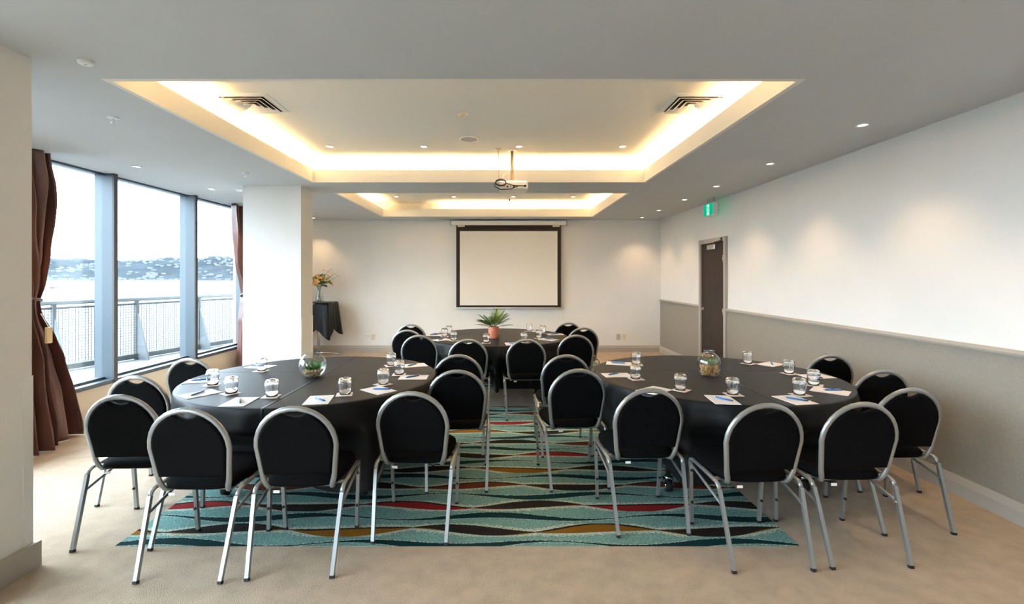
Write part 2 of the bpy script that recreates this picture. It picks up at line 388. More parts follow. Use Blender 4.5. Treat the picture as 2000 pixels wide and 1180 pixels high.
# columns
def column(n, x0, x1, y0, y1, label):
    c = S('wall_column_%d' % n, MB().box(x0, x1, y0, y1, 0, ZC), M['wall'], label=label)
    q = MB(); t = .026
    for a, b_, c2, d in ((x0 - t, x1 + t, y0 - t, y0), (x0 - t, x1 + t, y1, y1 + t), (x0 - t, x0, y0, y1), (x1, x1 + t, y0, y1)):
        q.box(a, b_, c2, d, 0, .13)
    q.build('skirting', M['trim'], c)
    for (cx, sx_) in ((x0, -1), (x1, 1)):
        for (cy, sy_) in ((y0, -1), (y1, 1)):
            g = MB(); u = .004; l = .045
            xa, xb = sorted((cx - sx_ * l, cx + sx_ * u)); ya, yb = sorted((cy, cy + sy_ * u)); g.box(xa, xb, ya, yb, .13, .99)
            xa, xb = sorted((cx, cx + sx_ * u)); ya, yb = sorted((cy - sy_ * l, cy)); g.box(xa, xb, ya, yb, .13, .99)
            g.build('corner_guard', M['guard'], c)
column(1, -3.19, -2.418, 2.05, 2.45, 'white square column close at the left edge')
column(2, -3.19, -2.475, 5.87, 6.23, 'white square column in front of the flower table')

# door in the right wall
dr = S('door_1', MB().box(XR - .014, XR - .002, DY0, DY1, .006, DZ), M['doorwood'], label='dark brown flush door in the grey frame')
q = MB()
q.box(XR - .036, XR - .001, DY0 - .065, DY0 - .003, 0, DZ + .065).box(XR - .036, XR - .001, DY1 + .003, DY1 + .065, 0, DZ + .065).box(XR - .036, XR - .001, DY0 - .003, DY1 + .003, DZ + .003, DZ + .065)
S('trim_40', q, M['trim'], label='grey frame around the dark door')
hd = MB().tube([(XR - .014, DY1 - .07, 1.0), (XR - .022, DY1 - .07, 1.0)], .026, 16).build('handle', M['chrome'], dr)
MB().tube([(XR - .022, DY1 - .07, 1.0), (XR - .055, DY1 - .07, 1.0), (XR - .062, DY1 - .085, 1.0), (XR - .062, DY1 - .19, 1.0)], .009, 8).build('lever', M['chrome'], hd)
MB().bbox(XR - .07, XR - .015, DY0 + .20, DY0 + .46, DZ - .10, DZ - .03, .006).build('door_closer', M['chrome'], dr)
MB().tube([(XR - .05, DY0 + .25, DZ - .02), (XR - .12, DY0 + .1, DZ - .012), (XR - .045, DY0 + .02, DZ + .01)], .009, 6).build('closer_arm', M['black'], dr)
for z in (.25, 1.0, 1.75): MB().tube([(XR - .04, DY0 - .002, z - .05), (XR - .04, DY0 - .002, z + .05)], .008, 8).build('hinge', M['chrome'], dr)
MB().bbox(XR - .05, XR - .037, DY0 + .03, DY0 + .07, DZ + .025, DZ + .05, .003).build('door_contact', M['black'], dr)

# exit sign hung from the ceiling
ex = empty('exit_sign', (2.99, 6.81, ZC), 0, 'lit green running figure exit sign hung before the door', 'exit sign')
MB().bbox(-.036, .036, -.155, .155, -.255, -.075, .006).build('sign_body', M['white'], ex)
MB().box(-.012, .012, -.1, .1, -.076, -.0005).build('hanging_bracket', M['grille'], ex)
for s_ in (-1, 1):
    x = s_ * .0375
    xa, xb = sorted((x, x + s_ * .001))
    gp = MB().box(xa, xb, -.148, .148, -.248, -.082).build('sign_face', M['green'], ex)
    xa, xb = sorted((x + s_ * .001, x + s_ * .002))
    MB().box(xa, xb, -.035, .045, -.24, -.09).build('pictogram_door', M['signwhite'], gp)
    xf = x + s_ * .0025
    g = MB()
    def limb(p, t_=.007): g.tube([(xf, a, b_) for a, b_ in p], .0015, 6, r2=t_)
    g.tube([(xf - .001, .006, -.106), (xf + .001, .006, -.106)], .011, 10)
    limb([(.004, -.122), (.0, -.165)], .011); limb([(.0, -.163), (.022, -.185), (.012, -.222)]); limb([(.0, -.163), (-.012, -.195), (-.034, -.205)])
    limb([(.004, -.126), (.026, -.14), (.034, -.128)], .005); limb([(.004, -.126), (-.02, -.138), (-.024, -.16)], .005)
    g.build('running_figure', M['green'], gp)

# rugs set into the carpet
for nm, y0, y1, lb in (('near', 2.645, 5.48, 'teal wave patterned carpet inlay under the two front tables'), ('far', 6.34, 8.8, 'teal wave patterned carpet inlay under the rear table')):
    rg = MB().box(0, 3.805, 0, y1 - y0, .0004, .002).build('patterned_rug', M['rug'], label=lb, cat='rug'); rg.location = (-2.15, y0, 0)

# ------------------------------------------------------------------ chairs
def make_chair():
    r = empty('banquet_chair', (0, 0, 0), 0, cat='chair', group='black and silver stacking chairs')
    hoop_y = lambda z: .135 - .185 * (z - .385)
    hw = lambda z: .174 + (z - .40) / .23 * .026                # half width below the arch
    L = []
    for z in (.455, .50, .56, .60): L.append((-hw(z), hoop_y(z), z))
    arch = [(-.2 * math.cos(R(a)), hoop_y(.63 + .2 * math.sin(R(a))), .63 + .2 * math.sin(R(a))) for a in range(0, 181, 12)]
    low = [(-.150, .44, .393), (-.152, .24, .389), (-.156, .175, .388), (-.163, .148, .396), (-.170, .132, .42)]
    path = low + L + arch + [(-x, y, z) for x, y, z in (low + L)[::-1]]
    MB().tube(path, .0145, 8, r2=.0115, up=(1, 0, 0)).build('back_frame', M['silver'], r)
    # upholstered back with the hand-hold scooped out under the hoop
    out = []
    zb = .472
    for z in (zb, .52, .58, .63): out.append((hw(min(z, .63)) - .010, z))
    for a in range(10, 71, 10): out.append((.19 * math.cos(R(a)), .63 + .19 * math.sin(R(a))))
    xn = out[-1][0]; zn = out[-1][1]
    for k in range(1, 8):
        x = xn * (1 - k / 4); out.append((x, zn - .022 * (1 - (x / xn) ** 2)))
    out += [(-x, z) for x, z in out[:len(out) - 7][::-1]]
    cx, cz = 0, .63
    def ring(ins, dy): return [(x * (1 - ins / .2), hoop_y(z) + dy, cz + (z - cz) * (1 - ins / .2)) for x, z in out]
    MB().rings([ring(.016, -.017), ring(.004, -.012), ring(0, -.004), ring(0, .008), ring(.005, .022), ring(.02, .03)]).build('backrest', M['fabric'], r)
    # seat cushion
    def sring(ins, z):
        pts = []
        for k in range(32):
            t = 6.28318 * k / 32; c, s_ = math.cos(t), math.sin(t)
            x = math.copysign(abs(c) ** .45, c) * (.212 - ins); y = math.copysign(abs(s_) ** .45, s_) * (.213 - ins)
            x *= 1 - .13 * max(0, -y) / .213
            pts.append((x, .335 + y, z + .012 * (y / .2) * .3))
        return pts
    MB().rings([sring(.03, .402), sring(.006, .405), sring(0, .416), sring(.002, .430), sring(.018, .444), sring(.07, .452), sring(.14, .455)]).build('seat', M['fabric'], r)
    for s_ in (-1, 1):
        X = lambda v: s_ * v
        MB().tube([(X(.222), .118, .372), (X(.2235), .128, .390), (X(.2235), .15, .401), (X(.2235), .28, .407), (X(.2235), .43, .411), (X(.2235), .458, .403), (X(.223), .466, .385)], .0125, 8, r2=.010, up=(1, 0, 0)).build('side_rail', M['silver'], r)
        lg = MB().tube([(X(.222), .118, .373), (X(.206), .003, .012)], .0135, 4, up=(1, .9, 0), smooth=False).build('leg', M['silver'], r)
        MB().tube([(X(.206), .0035, .0135), (X(.2055), 0, .0)], .0145, 4, up=(1, .9, 0), smooth=False).build('foot_cap', M['rubber'], lg)
        lg = MB().tube([(X(.223), .466, .386), (X(.208), .482, .012)], .0135, 4, up=(1, .9, 0), smooth=False).build('leg', M['silver'], r)
        MB().tube([(X(.208), .482, .0135), (X(.208), .4825, .0)], .0145, 4, up=(1, .9, 0), smooth=False).build('foot_cap', M['rubber'], lg)
        for z in (.14, .335):
            yy = .482 - .016 * z / .386
            MB().tube([(X(.208 + .015 * z / .386), yy - .008, z), (X(.208 + .015 * z / .386), yy - .018, z)], .0075, 8).build('bumper_stud', M['rubber'], lg)
        MB().tube([(X(.222), .45, .372), (X(.221), .40, .362), (X(.217), .105, .297), (X(.215), .092, .29)], .0085, 6).build('brace', M['silver'], r)
        MB().tube([(X(.154), .20, .391), (X(.222), .19, .402)], .009, 6).build('bracket', M['silver'], r)
    MB().tube([(-.155, .178, .388), (.155, .178, .388)], .008, 6).build('cross_bar', M['silver'], r)
    MB().box(-.128, -.096, .118, .1195, .376, .390).build('care_tag', M['white'], r)
    return r
TAB = dict(L=(-1.412, 3.626), Rr=(1.625, 3.68), B=(-.06, 6.06))
wl, wt, wb = 'the window-side round table', 'the round table beside the dado wall', 'the rear round table'
CH = [  # x, y, yaw, table, label
 (-2.52, 3.78, -2, 'L', 'black banquet chair under the windows, farthest back at ' + wl),
 (-2.43, 3.10, 0, 'L', 'black banquet chair second from the back along the window side of the left table'),
 (-2.128, 2.595, 2, 'L', 'black banquet chair nearest the brown curtain and the left column'),
 (-1.578, 2.319, 0, 'L', 'black banquet chair nearest the camera, left one of two at ' + wl),
 (-1.048, 2.352, 3, 'L', 'black banquet chair front right of the nearest pair at ' + wl),
 (-.517, 2.662, -1.4, 'L', 'black banquet chair left of the centre aisle, nearest the camera there'),
 (-.312, 3.29, 2.5, 'L', 'black banquet chair left of the aisle, middle one of three'),
 (-.365, 3.95, 1, 'L', 'black banquet chair left of the aisle, farthest back of three'),
 (.544, 3.94, 2.7, 'Rr', 'black banquet chair right of the aisle, farthest back of three'),
 (.55, 3.326, 6.5, 'Rr', 'black banquet chair right of the aisle, middle one of three'),
 (.875, 2.74, 2.8, 'Rr', 'black banquet chair right of the aisle, nearest the camera of three'),
 (1.378, 2.409, 2.4, 'Rr', 'black banquet chair nearest the camera, left one of two at the right table'),
 (1.899, 2.441, 1.6, 'Rr', 'black banquet chair front right of the nearest pair at the right table'),
 (2.419, 2.757, 1.5, 'Rr', 'black banquet chair by the grey dado wall, nearest the camera of three'),
 (2.69, 3.30, 0, 'Rr', 'black banquet chair by the grey dado wall, middle one of three'),
 (2.77, 3.95, 0, 'Rr', 'black banquet chair by the grey dado wall, farthest of three'),
 (-1.26, 6.52, -3, 'B', 'black banquet chair left of the rear table, farthest back'),
 (-1.17, 5.83, -2, 'B', 'black banquet chair left of the rear table, second from the back'),
 (-.932, 5.30, -1, 'B', 'black banquet chair left of the rear table, third from the back'),
 (-.354, 4.94, 1, 'B', 'black banquet chair in front of the rear table, left of the middle gap'),
 (.26, 4.94, 2, 'B', 'black banquet chair in front of the rear table, right of the middle gap'),
 (.84, 5.31, 2, 'B', 'black banquet chair right of the rear table, third from the back'),
 (1.055, 6.09, 3, 'B', 'black banquet chair right of the rear table, second from the back'),
 (.95, 6.72, 4, 'B', 'black banquet chair right of the rear table, farthest back'),
]
proto = make_chair()
for i, (x, y, a, t, lb) in enumerate(CH):
    o = proto if i == 0 else copy_tree(proto)
    o.location = (x, y, .0022 if -2.0 < x < 1.5 and not 5.2 < y < 6.3 else 0); o.rotation_euler = (0, 0, R(a)); o['label'] = lb

# ------------------------------------------------------------------ tables and cloths
ZT = .742
def make_table(key, label):
    cx, cy = TAB[key]
    t = empty('folding_table', (cx, cy, 0), 0, label, 'table', 'round banquet tables')
    MB().lathe([(.0, .708), (.885, .708), (.893, .714), (.893, .732), (.887, .7365), (.0, .7365)], 48).build('tabletop', M['plywood'], t)
    for sx_ in (-1, 1):
        for sy_ in (-1, 1):
            lg = MB().tube([(sx_ * .46, sy_ * .36, .708), (sx_ * .47, sy_ * .37, .11)], .018, 10).build('leg', M['blacksteel'], t)
            MB().tube([(sx_ * .47, sy_ * .37, .115), (sx_ * .47, sy_ * .37, .095)], .024, 10).build('caster_socket', M['chrome'], lg)
            MB().tube([(sx_ * .47 - .02, sy_ * .37, .05), (sx_ * .47 + .02, sy_ * .37, .05)], .042, 16).build('caster_wheel', M['rubber'], lg)
            MB().tube([(sx_ * .47 - .024, sy_ * .37, .05), (sx_ * .47 + .024, sy_ * .37, .05)], .022, 12).build('wheel_hub', M['chrome'], lg)
            g = MB()
            for e in (-.028, .028): g.box(sx_ * .47 + e - .003, sx_ * .47 + e + .003, sy_ * .37 - .018, sy_ * .37 + .018, .04, .105)
            g.box(sx_ * .47 - .031, sx_ * .47 + .031, sy_ * .37 - .018, sy_ * .37 + .018, .095, .105); g.build('caster_fork', M['chrome'], lg)
        MB().tube([(sx_ * .47, -.37, .16), (sx_ * .47, .37, .16)], .015, 8).build('foot_bar', M['blacksteel'], t)
    MB().tube([(-.47, 0, .62), (.47, 0, .62)], .014, 8).build('stretcher', M['blacksteel'], t)
    return t
def make_cloth(key, label, seed):
    cx, cy = TAB[key]; rnd = random.Random(seed); n = 192
    boxes = [(x - cx, y - cy, R(a)) for x, y, a, t, _ in CH if t == key or key == 'B']
    ph = [rnd.uniform(0, 6.28) for _ in range(4)]
    def inside(px, py):
        for bx, by, a in boxes:
            dx, dy = px - bx, py - by; lx = dx * math.cos(a) + dy * math.sin(a); ly = -dx * math.sin(a) + dy * math.cos(a)
            if abs(lx) < .262 and .0 < ly < .565: return True
        return False
    rmax = []
    for k in range(n):
        th = 6.28318 * k / n; r_ = .945
        while r_ > (.55 if key == 'B' else .66) and inside(r_ * math.cos(th), r_ * math.sin(th)): r_ -= .01
        rmax.append(r_)
    for _ in range(3): rmax = [min(rmax[k], (rmax[k - 1] + 2 * rmax[k] + rmax[(k + 1) % n]) / 4) for k in range(n)]
    q = MB(); rings = []
    for r_ in (.02, .2, .4, .6, .75, .86, .888): rings.append([(r_ * math.cos(6.28318 * k / n), r_ * math.sin(6.28318 * k / n), ZT) for k in range(n)])
    for r_, z in ((.898, ZT - .002), (.903, ZT - .009)): rings.append([(r_ * math.cos(6.28318 * k / n), r_ * math.sin(6.28318 * k / n), z) for k in range(n)])
    for j in range(1, 15):
        v = j / 14; g = []
        for k in range(n):
            th = 6.28318 * k / n
            hem = .235 + .05 * math.cos(4 * th + ph[0]) + .015 * math.sin(7 * th + ph[1])
            z = ZT - .01 - (ZT - .01 - hem) * v
            fold = math.sin(17 * th + ph[2] + .8 * math.sin(3 * th + ph[3])) * .6 + math.sin(29 * th + ph[1]) * .3 + math.sin(9 * th + ph[0]) * .4
            r_ = .905 + .02 * v + fold * .042 * v ** .7
            wz = min(1, max(0, (.60 - z) / .10))
            lim = rmax[k] - .0
            if wz > 0 and r_ > lim: r_ = r_ + (lim - r_) * wz
            g.append((r_ * math.cos(th), r_ * math.sin(th), z))
        rings.append(g)
    q.rings(rings, cap=False); q.f.append(tuple(range(n))); q.s.append(True)
    o = q.build('tablecloth', M['cloth'], label=label, cat='tablecloth', group='black round tablecloths')
    o.location = (cx, cy, 0); return o
make_table('L', 'round folding table on wheels under the black cloth by the windows')
make_table('Rr', 'round folding table on wheels under the black cloth by the dado wall')
make_table('B', 'round folding table on wheels under the black cloth near the screen')
make_cloth('L', 'black cloth draped over the round table by the windows', 1)
make_cloth('Rr', 'black cloth draped over the round table by the grey dado wall', 2)
make_cloth('B', 'black cloth draped over the rear round table near the screen', 3)

# ------------------------------------------------------------------ place settings
PL = dict(
 L=[(-2.024, 3.991, 168, -2.040, 4.005, 0, -1.930, 3.817), (-2.172, 3.447, 15, -2.177, 3.475, 28, -2.024, 3.321), (-1.941, 3.064, 55, -1.955, 3.066, 86, -1.759, 3.085),
    (-1.581, 2.872, 93, -1.585, 2.883, 121, -1.455, 3.002), (-1.120, 2.916, 99, -1.116, 2.914, 138, -1.009, 3.055), (-.818, 3.161, 138, -.804, 3.184, 175, -.830, 3.325),
    (-.660, 3.567, 2, -.661, 3.586, 44, -.789, 3.656), (-.747, 4.046, 22, -.762, 4.049, 63, -.940, 4.040)],
 Rr=[(1.015, 4.135, 165, 1.027, 4.129, -16, 1.150, 4.060), (.882, 3.646, 5, .862, 3.684, 37, .992, 3.519), (1.011, 3.162, 40, 1.000, 3.127, 72, 1.188, 3.156),
    (1.351, 2.919, 84, 1.356, 2.923, 122, 1.477, 3.037), (1.792, 2.915, 99, 1.801, 2.914, 135, 1.909, 3.043), (2.165, 3.138, 137, 2.196, 3.152, 176, 2.178, 3.314),
    (2.380, 3.601, 8, 2.359, 3.558, 85, 2.232, 3.691), (2.318, 4.099, 33, 2.339, 4.120, 68, 2.132, 4.118)],
 B=[(-.80, 6.45, 20, -.80, 6.45, 50, -.697, 6.30), (-.862, 6.12, 5, -.86, 6.13, 30, -.720, 5.99), (-.715, 5.68, 40, -.73, 5.68, 70, -.568, 5.62), (-.32, 5.31, 85, -.32, 5.31, 110, -.177, 5.42),
    (.115, 5.33, 95, .115, 5.33, 130, .258, 5.50), (.560, 5.70, 140, .57, 5.71, 175, .456, 5.83), (.700, 6.22, 5, .70, 6.22, 30, .548, 6.33), (.50, 6.60, 40, .50, 6.60, 70, .378, 6.55)])
NAME = dict(L='the window-side round table', Rr='the dado-wall round table', B='the rear round table')
def make_glass():
    pr = [(.0335, .0), (.0345, .0), (.0375, .03), (.0410, .066), (.0418, .078), (.0405, .090), (.035, .1005), (.026, .1055), (.0, .1065)]
    inn = [(.0, .0965), (.022, .0955), (.031, .0915), (.0365, .084), (.0390, .072), (.0385, .064), (.0352, .03), (.0325, .0)]
    return MB().lathe(pr + inn + [pr[0]], 24).build('glass_tumbler', M['glass'], cat='glass', group='upturned tumblers on the tables')
def make_pen():
    r = empty('ballpoint_pen', (0, 0, 0), 0, cat='pen', group='pens on the note pads')
    MB().tube([(-.055, 0, .0055), (.045, 0, .0055)], .0052, 8).build('barrel', M['pen'], r)
    MB().tube([(.045, 0, .0055), (.062, 0, .0055)], [.0052, .0012], 8).build('tip', M['chrome'], r)
    MB().tube([(-.055, 0, .0055), (-.068, 0, .0055)], .0036, 8).build('push_button', M['pendark'], r)
    MB().box(-.055, -.018, -.0015, .0015, .0105, .0125).build('clip', M['chrome'], r)
    return r
g0 = make_glass(); pen0 = make_pen()
pad0 = MB().bbox(-.105, .105, -.074, .074, 0, .0035, .0006).build('note_pad', M['paper'], cat='note pad', group='white note pads on the tables')
co0 = MB().bbox(-.05, .05, -.05, .05, 0, .0018, .0004).build('coaster', M['coaster'], cat='coaster', group='square card coasters on the tables')
first = True
for key, lst in PL.items():
    cx, cy = TAB[key]
    for i, (px, py, pa, ex_, ey, ea, gx, gy) in enumerate(lst):
        where = '%s place round %s from its back left' % (ORD[i], NAME[key])
        if first: g, pe, pd, co = g0, pen0, pad0, co0; first = False
        else: g, pe, pd, co = copy_tree(g0), copy_tree(pen0), copy_tree(pad0), copy_tree(co0)
        ra = math.atan2(gy - cy, gx - cx)
        # keep pad clear of the coaster
        pd.location = (px, py, ZT); pd.rotation_euler = (0, 0, R(pa)); pd['label'] = 'white note pad at the ' + where
        pe.location = (px + (ex_ - px) * .6, py + (ey - py) * .6, ZT + .0036); pe.rotation_euler = (0, 0, R(ea)); pe['label'] = 'blue ballpoint pen at the ' + where
        ov = False
        for u in (-.05, 0, .05):
            for v_ in (-.05, 0, .05):
                b_ = R(pa + 4); wx = gx + u * math.cos(b_) - v_ * math.sin(b_) - px; wy = gy + u * math.sin(b_) + v_ * math.cos(b_) - py
                a_ = R(pa)
                if abs(wx * math.cos(a_) + wy * math.sin(a_)) < .107 and abs(-wx * math.sin(a_) + wy * math.cos(a_)) < .076: ov = True
        zc = ZT + (.0036 if ov else 0)
        co.location = (gx, gy, zc); co.rotation_euler = (0, 0, R(pa + 4)); co['label'] = 'small coaster at the ' + where
        g.location = (gx, gy + .012, zc + .0018); g['label'] = 'upturned tumbler at the ' + where

# ------------------------------------------------------------------ centrepieces
def leaf(mb, base, dirv, length, width, droop=.3, up=(0, 0, 1), n=5, th=.0):
    """one pointed curved leaf"""
    d = Vector(dirv).normalized(); u = Vector(up); side = d.cross(u)
    if side.length < 1e-3: side = Vector((1, 0, 0))
    side.normalize(); nn = side.cross(d).normalized(); b = Vector(base); vs = []; fs = []
    for i in range(n + 1):
        t = i / n; c = b + d * length * t - Vector((0, 0, 1)) * droop * length * t * t
        w_ = width * (math.sin(math.pi * min(1, t * .92 + .08)) ** .8) * .5 if i < n else .0005
        vs += [c - side * w_, c - nn * w_ * .25, c + side * w_]
    for i in range(n):
        a = i * 3; fs += [(a, a + 1, a + 4, a + 3), (a + 1, a + 2, a + 5, a + 4)]
    mb.add(vs, fs, True); return mb
def pebbles(prof_r, z0, z1, n, rnd, size):
    q = MB()
    for _ in range(n):
        z = rnd.uniform(z0, z1); r_ = prof_r(z) * math.sqrt(rnd.random()) * .93; a = rnd.uniform(0, 6.28)
        q.ball((r_ * math.cos(a), r_ * math.sin(a), z), size * rnd.uniform(.7, 1.2), 6, 4, (1, rnd.uniform(.7, 1), rnd.uniform(.6, .9)))
    return q
def terrarium(name, loc, outer, rnd, label, pz, nplants, moss=False, ll=(.03, .055)):
    t = empty(name, loc, 0, label, 'terrarium')
    inner = [(max(r_ - .003, 0), z + (.003 if i < 2 else 0)) for i, (r_, z) in enumerate(outer)]
    MB().lathe(outer + inner[::-1], 32).build('glass_bowl', M['globe'], t)
    def pr(z):
        for (ra, za), (rb, zb) in zip(outer[:-1], outer[1:]):
            if za <= z <= zb and zb > za: return (ra + (rb - ra) * (z - za) / (zb - za)) - .012
        return .03
    pebbles(pr, .010, pz, 330, rnd, .008).build('pebbles', M['tanpebble'] if moss else M['pebble'], t, kind='stuff')
    for i in range(nplants):
        a = rnd.uniform(0, 6.28); r_ = pr(pz) * rnd.uniform(.1, .55); q = MB(); c = (r_ * math.cos(a), r_ * math.sin(a), pz)
        for k in range(11):
            b = k * 2.4; e = R(rnd.uniform(35, 80)); leaf(q, c, (math.cos(b) * math.cos(e), math.sin(b) * math.cos(e), math.sin(e)), rnd.uniform(*ll), .014, .1)
        q.build('succulent', [M['succulent'], M['frond'], M['leafpale']][i % 3], t)
    if moss: pebbles(lambda z: .055, .150, .162, 26, rnd, .007).build('dry_moss', M['bark'], t, kind='stuff')
    return t
rnd = random.Random(3)
gl = [(.0, .0), (.045, .0)] + [(.099 * math.cos(R(a)), .088 + .099 * math.sin(R(a))) for a in range(-62, 58, 8)] + [(.052, .176)]
terrarium('globe_terrarium', (-1.43, 3.60, ZT + .001), gl, rnd, 'round glass globe terrarium with pebbles and bright green succulents', .052, 8, ll=(.05, .085))
jr = [(.0, .0), (.050, .0), (.068, .012), (.079, .035), (.083, .07), (.083, .11), (.078, .135), (.063, .158), (.044, .172), (.037, .178), (.037, .19), (.040, .197)]
terrarium('jar_terrarium', (1.575, 3.62, ZT + .001), jr, rnd, 'necked glass jar terrarium with tan pebbles and dark green plants', .080, 7, True, (.04, .07))

pp = empty('potted_palm', (-.10, 5.86, ZT + .001), 0, 'small feathery palm in a coral pot on the rear table', 'potted plant')
MB().lathe([(.0, 0), (.060, 0), (.063, .004), (.066, .128), (.066, .138), (.060, .138), (.058, .118), (.0, .118)], 28).build('pot', M['coral'], pp)
MB().lathe([(.0, .121), (.0575, .121)], 20).build('soil', M['soil'], pp)
for i in range(28):
    a = i * 2.39996 + .3; lime = math.cos(a) > -.2 and i % 2 == 0
    e = R(rnd.uniform(48, 82) if lime else rnd.uniform(18, 62)); ln = rnd.uniform(.20, .27); q = MB()
    d = Vector((math.cos(a) * math.cos(e), math.sin(a) * math.cos(e), math.sin(e))); pts = []
    for k in range(9):
        t = k / 8; pts.append(Vector((0, 0, .12)) + d * ln * t - Vector((0, 0, .25)) * ln * t * t * (1 - e / 1.9))
    q.tube(pts, [.0022 * (1 - .7 * k / 8) for k in range(9)], 5)
    sd = d.cross(Vector((0, 0, 1))).normalized()
    for k in range(5, 18):
        f_ = k / 2; b_ = pts[int(min(f_, 7.99))].lerp(pts[min(8, int(f_) + 1)], f_ % 1 if f_ < 8 else 0)
        for s_ in (-1, 1):
            leaf(q, b_, d * .8 + sd * s_ * .8, .09 * (1 - .45 * abs(k / 17 - .5)), .011, .25, n=3)
    q.build('frond', M['frondlime'] if lime else M['frond'], pp)

# ------------------------------------------------------------------ cocktail table with cloth, vase and flowers
HX, HY, HZ = -3.46, 9.0, 1.012
ht = empty('poseur_table', (HX, HY, 0), 0, 'tall chrome pedestal table behind the white column', 'table')
MB().lathe([(.0, HZ - .03), (.27, HZ - .03), (.275, HZ - .02), (.275, HZ - .006), (.0, HZ - .004)], 32).build('tabletop', M['plywood'], ht)
MB().tube([(0, 0, .05), (0, 0, HZ - .03)], .028, 14).build('pole', M['chrome'], ht)
for k in range(4):
    a = R(20 + 90 * k); MB().tube([(0, 0, .055), (.1 * math.cos(a), .1 * math.sin(a), .05), (.36 * math.cos(a), .36 * math.sin(a), .018)], [.02, .018, .013], 8).build('foot', M['chrome'], ht)
def hcloth():
    """square cloth over a square-ish top: sides hang, corners drop in pointed folds"""
    h = .275; n = 120; q = MB(); rings = []
    def sq(t, r_):
        c, s_ = math.cos(t), math.sin(t); m_ = max(abs(c), abs(s_)); return (c / m_ * r_, s_ / m_ * r_)
    for r_ in (.01, .15, .25, h - .004): rings.append([(*sq(6.28318 * k / n, r_), HZ) for k in range(n)])
    for j in range(1, 13):
        v = j / 12; g = []
        for k in range(n):
            t = 6.28318 * k / n; cr = abs(math.sin(2 * t)) ** 6          # 1 at the corners
            x, y = sq(t, h); out = .012 * v + .055 * v * math.sin(2 * t) ** 2 * (1 + math.sin(11 * t)) * .5 + cr * .05 * v
            ln = math.hypot(x, y); z = HZ - .004 - (.50 + .16 * cr + .02 * math.sin(5 * t)) * v
            fold = math.sin(13 * t + .5) * .014 * v
            g.append((x + x / ln * (out + fold), y + y / ln * (out + fold), z))
        rings.append(g)
    q.rings(rings, cap=False); q.f.append(tuple(range(n))); q.s.append(True); return q
hc_ = hcloth().build('table_cover', M['cloth'], label='black square cloth with hanging corners on the tall table', cat='tablecloth'); hc_.location = (HX, HY, 0)
vs_ = empty('flower_vase', (-3.42, 8.93, HZ + .001), 0, 'clear waisted glass vase with water on the tall table', 'vase')
vp = [(.0, 0), (.058, 0), (.072, .02), (.076, .07), (.062, .13), (.042, .20), (.043, .26), (.056, .315)]
MB().lathe(vp + [(max(0, r_ - .004), z + (.006 if z < .01 else 0)) for r_, z in vp[::-1]], 28).build('vase_glass', M['globe'], vs_)
bq = empty('flower_bouquet', (-3.42, 8.93, HZ + .008), 0, 'loose bouquet of peach and cream lilies with green leaves', 'flowers')
for i in range(9):
    a = i * 2.4; b = (.035 * math.cos(a), .035 * math.sin(a), .01); c = (.02 * math.cos(a + 2), .02 * math.sin(a + 2), .22); e = (.07 * math.cos(a + 2.4), .07 * math.sin(a + 2.4), .36)
    MB().tube([b, c, e], .004, 5).build('stem', M['leaf'], bq)
for i in range(11):
    a = i * 2.39996; ri = rnd.uniform(.06, .22); z = rnd.uniform(.34, .47) + (.14 if i % 4 == 0 else 0); c = Vector((ri * math.cos(a), ri * math.sin(a), z)); q = MB()
    ax = (c - Vector((0, .06, .25))).normalized(); s1 = ax.cross(Vector((0, 0, 1))).normalized(); s2 = ax.cross(s1)
    for k in range(6):
        t = k * math.pi / 3; leaf(q, c, ax * .75 + (s1 * math.cos(t) + s2 * math.sin(t)), .10, .045, .25, up=tuple(ax), n=5)
    for k in range(3):
        t = k * 2.1; q.tube([c, c + ax * .05 + (s1 * math.cos(t) + s2 * math.sin(t)) * .01], .0015, 4)
    q.build('lily', M['lilywhite'] if i % 4 == 0 else M['lily'], bq)
for i in range(32):
    a = i * 2.4 + .5; e = R(rnd.uniform(0, 85)); q = MB(); leaf(q, (.03 * math.cos(a), .03 * math.sin(a), .33), (math.cos(a) * math.cos(e), math.sin(a) * math.cos(e), math.sin(e)), rnd.uniform(.2, .36), rnd.uniform(.07, .12), .25, n=7)
    q.build('leaf', [M['leaf'], M['leafpale']][i % 2], bq)
for i, (dx, dz) in enumerate(((.22, .62), (.30, .54), (.37, .50))):
    q = MB(); q.tube([(.02, 0, .34), (dx * .6, 0, dz - .08), (dx, 0, dz)], .002, 4); leaf(q, (dx, 0, dz), (.4, 0, -.6 if i else -.3), .06, .016, 0); q.build('seed_sprig', M['soil'], bq)

# ------------------------------------------------------------------ projector screen
sy = YB - .09
ps = empty('projector_screen', (.135, sy, 0), 0, 'pull-down projector screen with black borders on the far wall', 'screen')
Wd, zt, zb_ = 1.03, 2.51, .868
hs_ = MB().bbox(-1.13, 1.13, -.045, .045, 2.505, 2.595, .012).build('roller_housing', M['white'], ps)
for s_ in (-1, 1): MB().bbox(s_ * 1.135 - .012, s_ * 1.135 + .012, -.05, .05, 2.50, 2.60, .004).build('end_cap', M['grille'], hs_)
for s_ in (-1, 1): MB().bbox(s_ * .93 - .07, s_ * .93 + .07, -.06, -.02, 2.468, 2.506, .006).build('wall_bracket', M['cream'], hs_)
MB().box(-Wd, Wd, .0, .002, zb_ + .02, zt).build('black_border', M['screenblack'], ps)
MB().box(-Wd + .07, Wd - .07, -.002, -.0005, zb_ + .065, zt - .12).build('screen_surface', M['screen'], ps)
MB().tube([(-Wd - .02, 0, zb_ + .01), (Wd + .02, 0, zb_ + .01)], .012, 10).build('weight_bar', M['white'], ps)

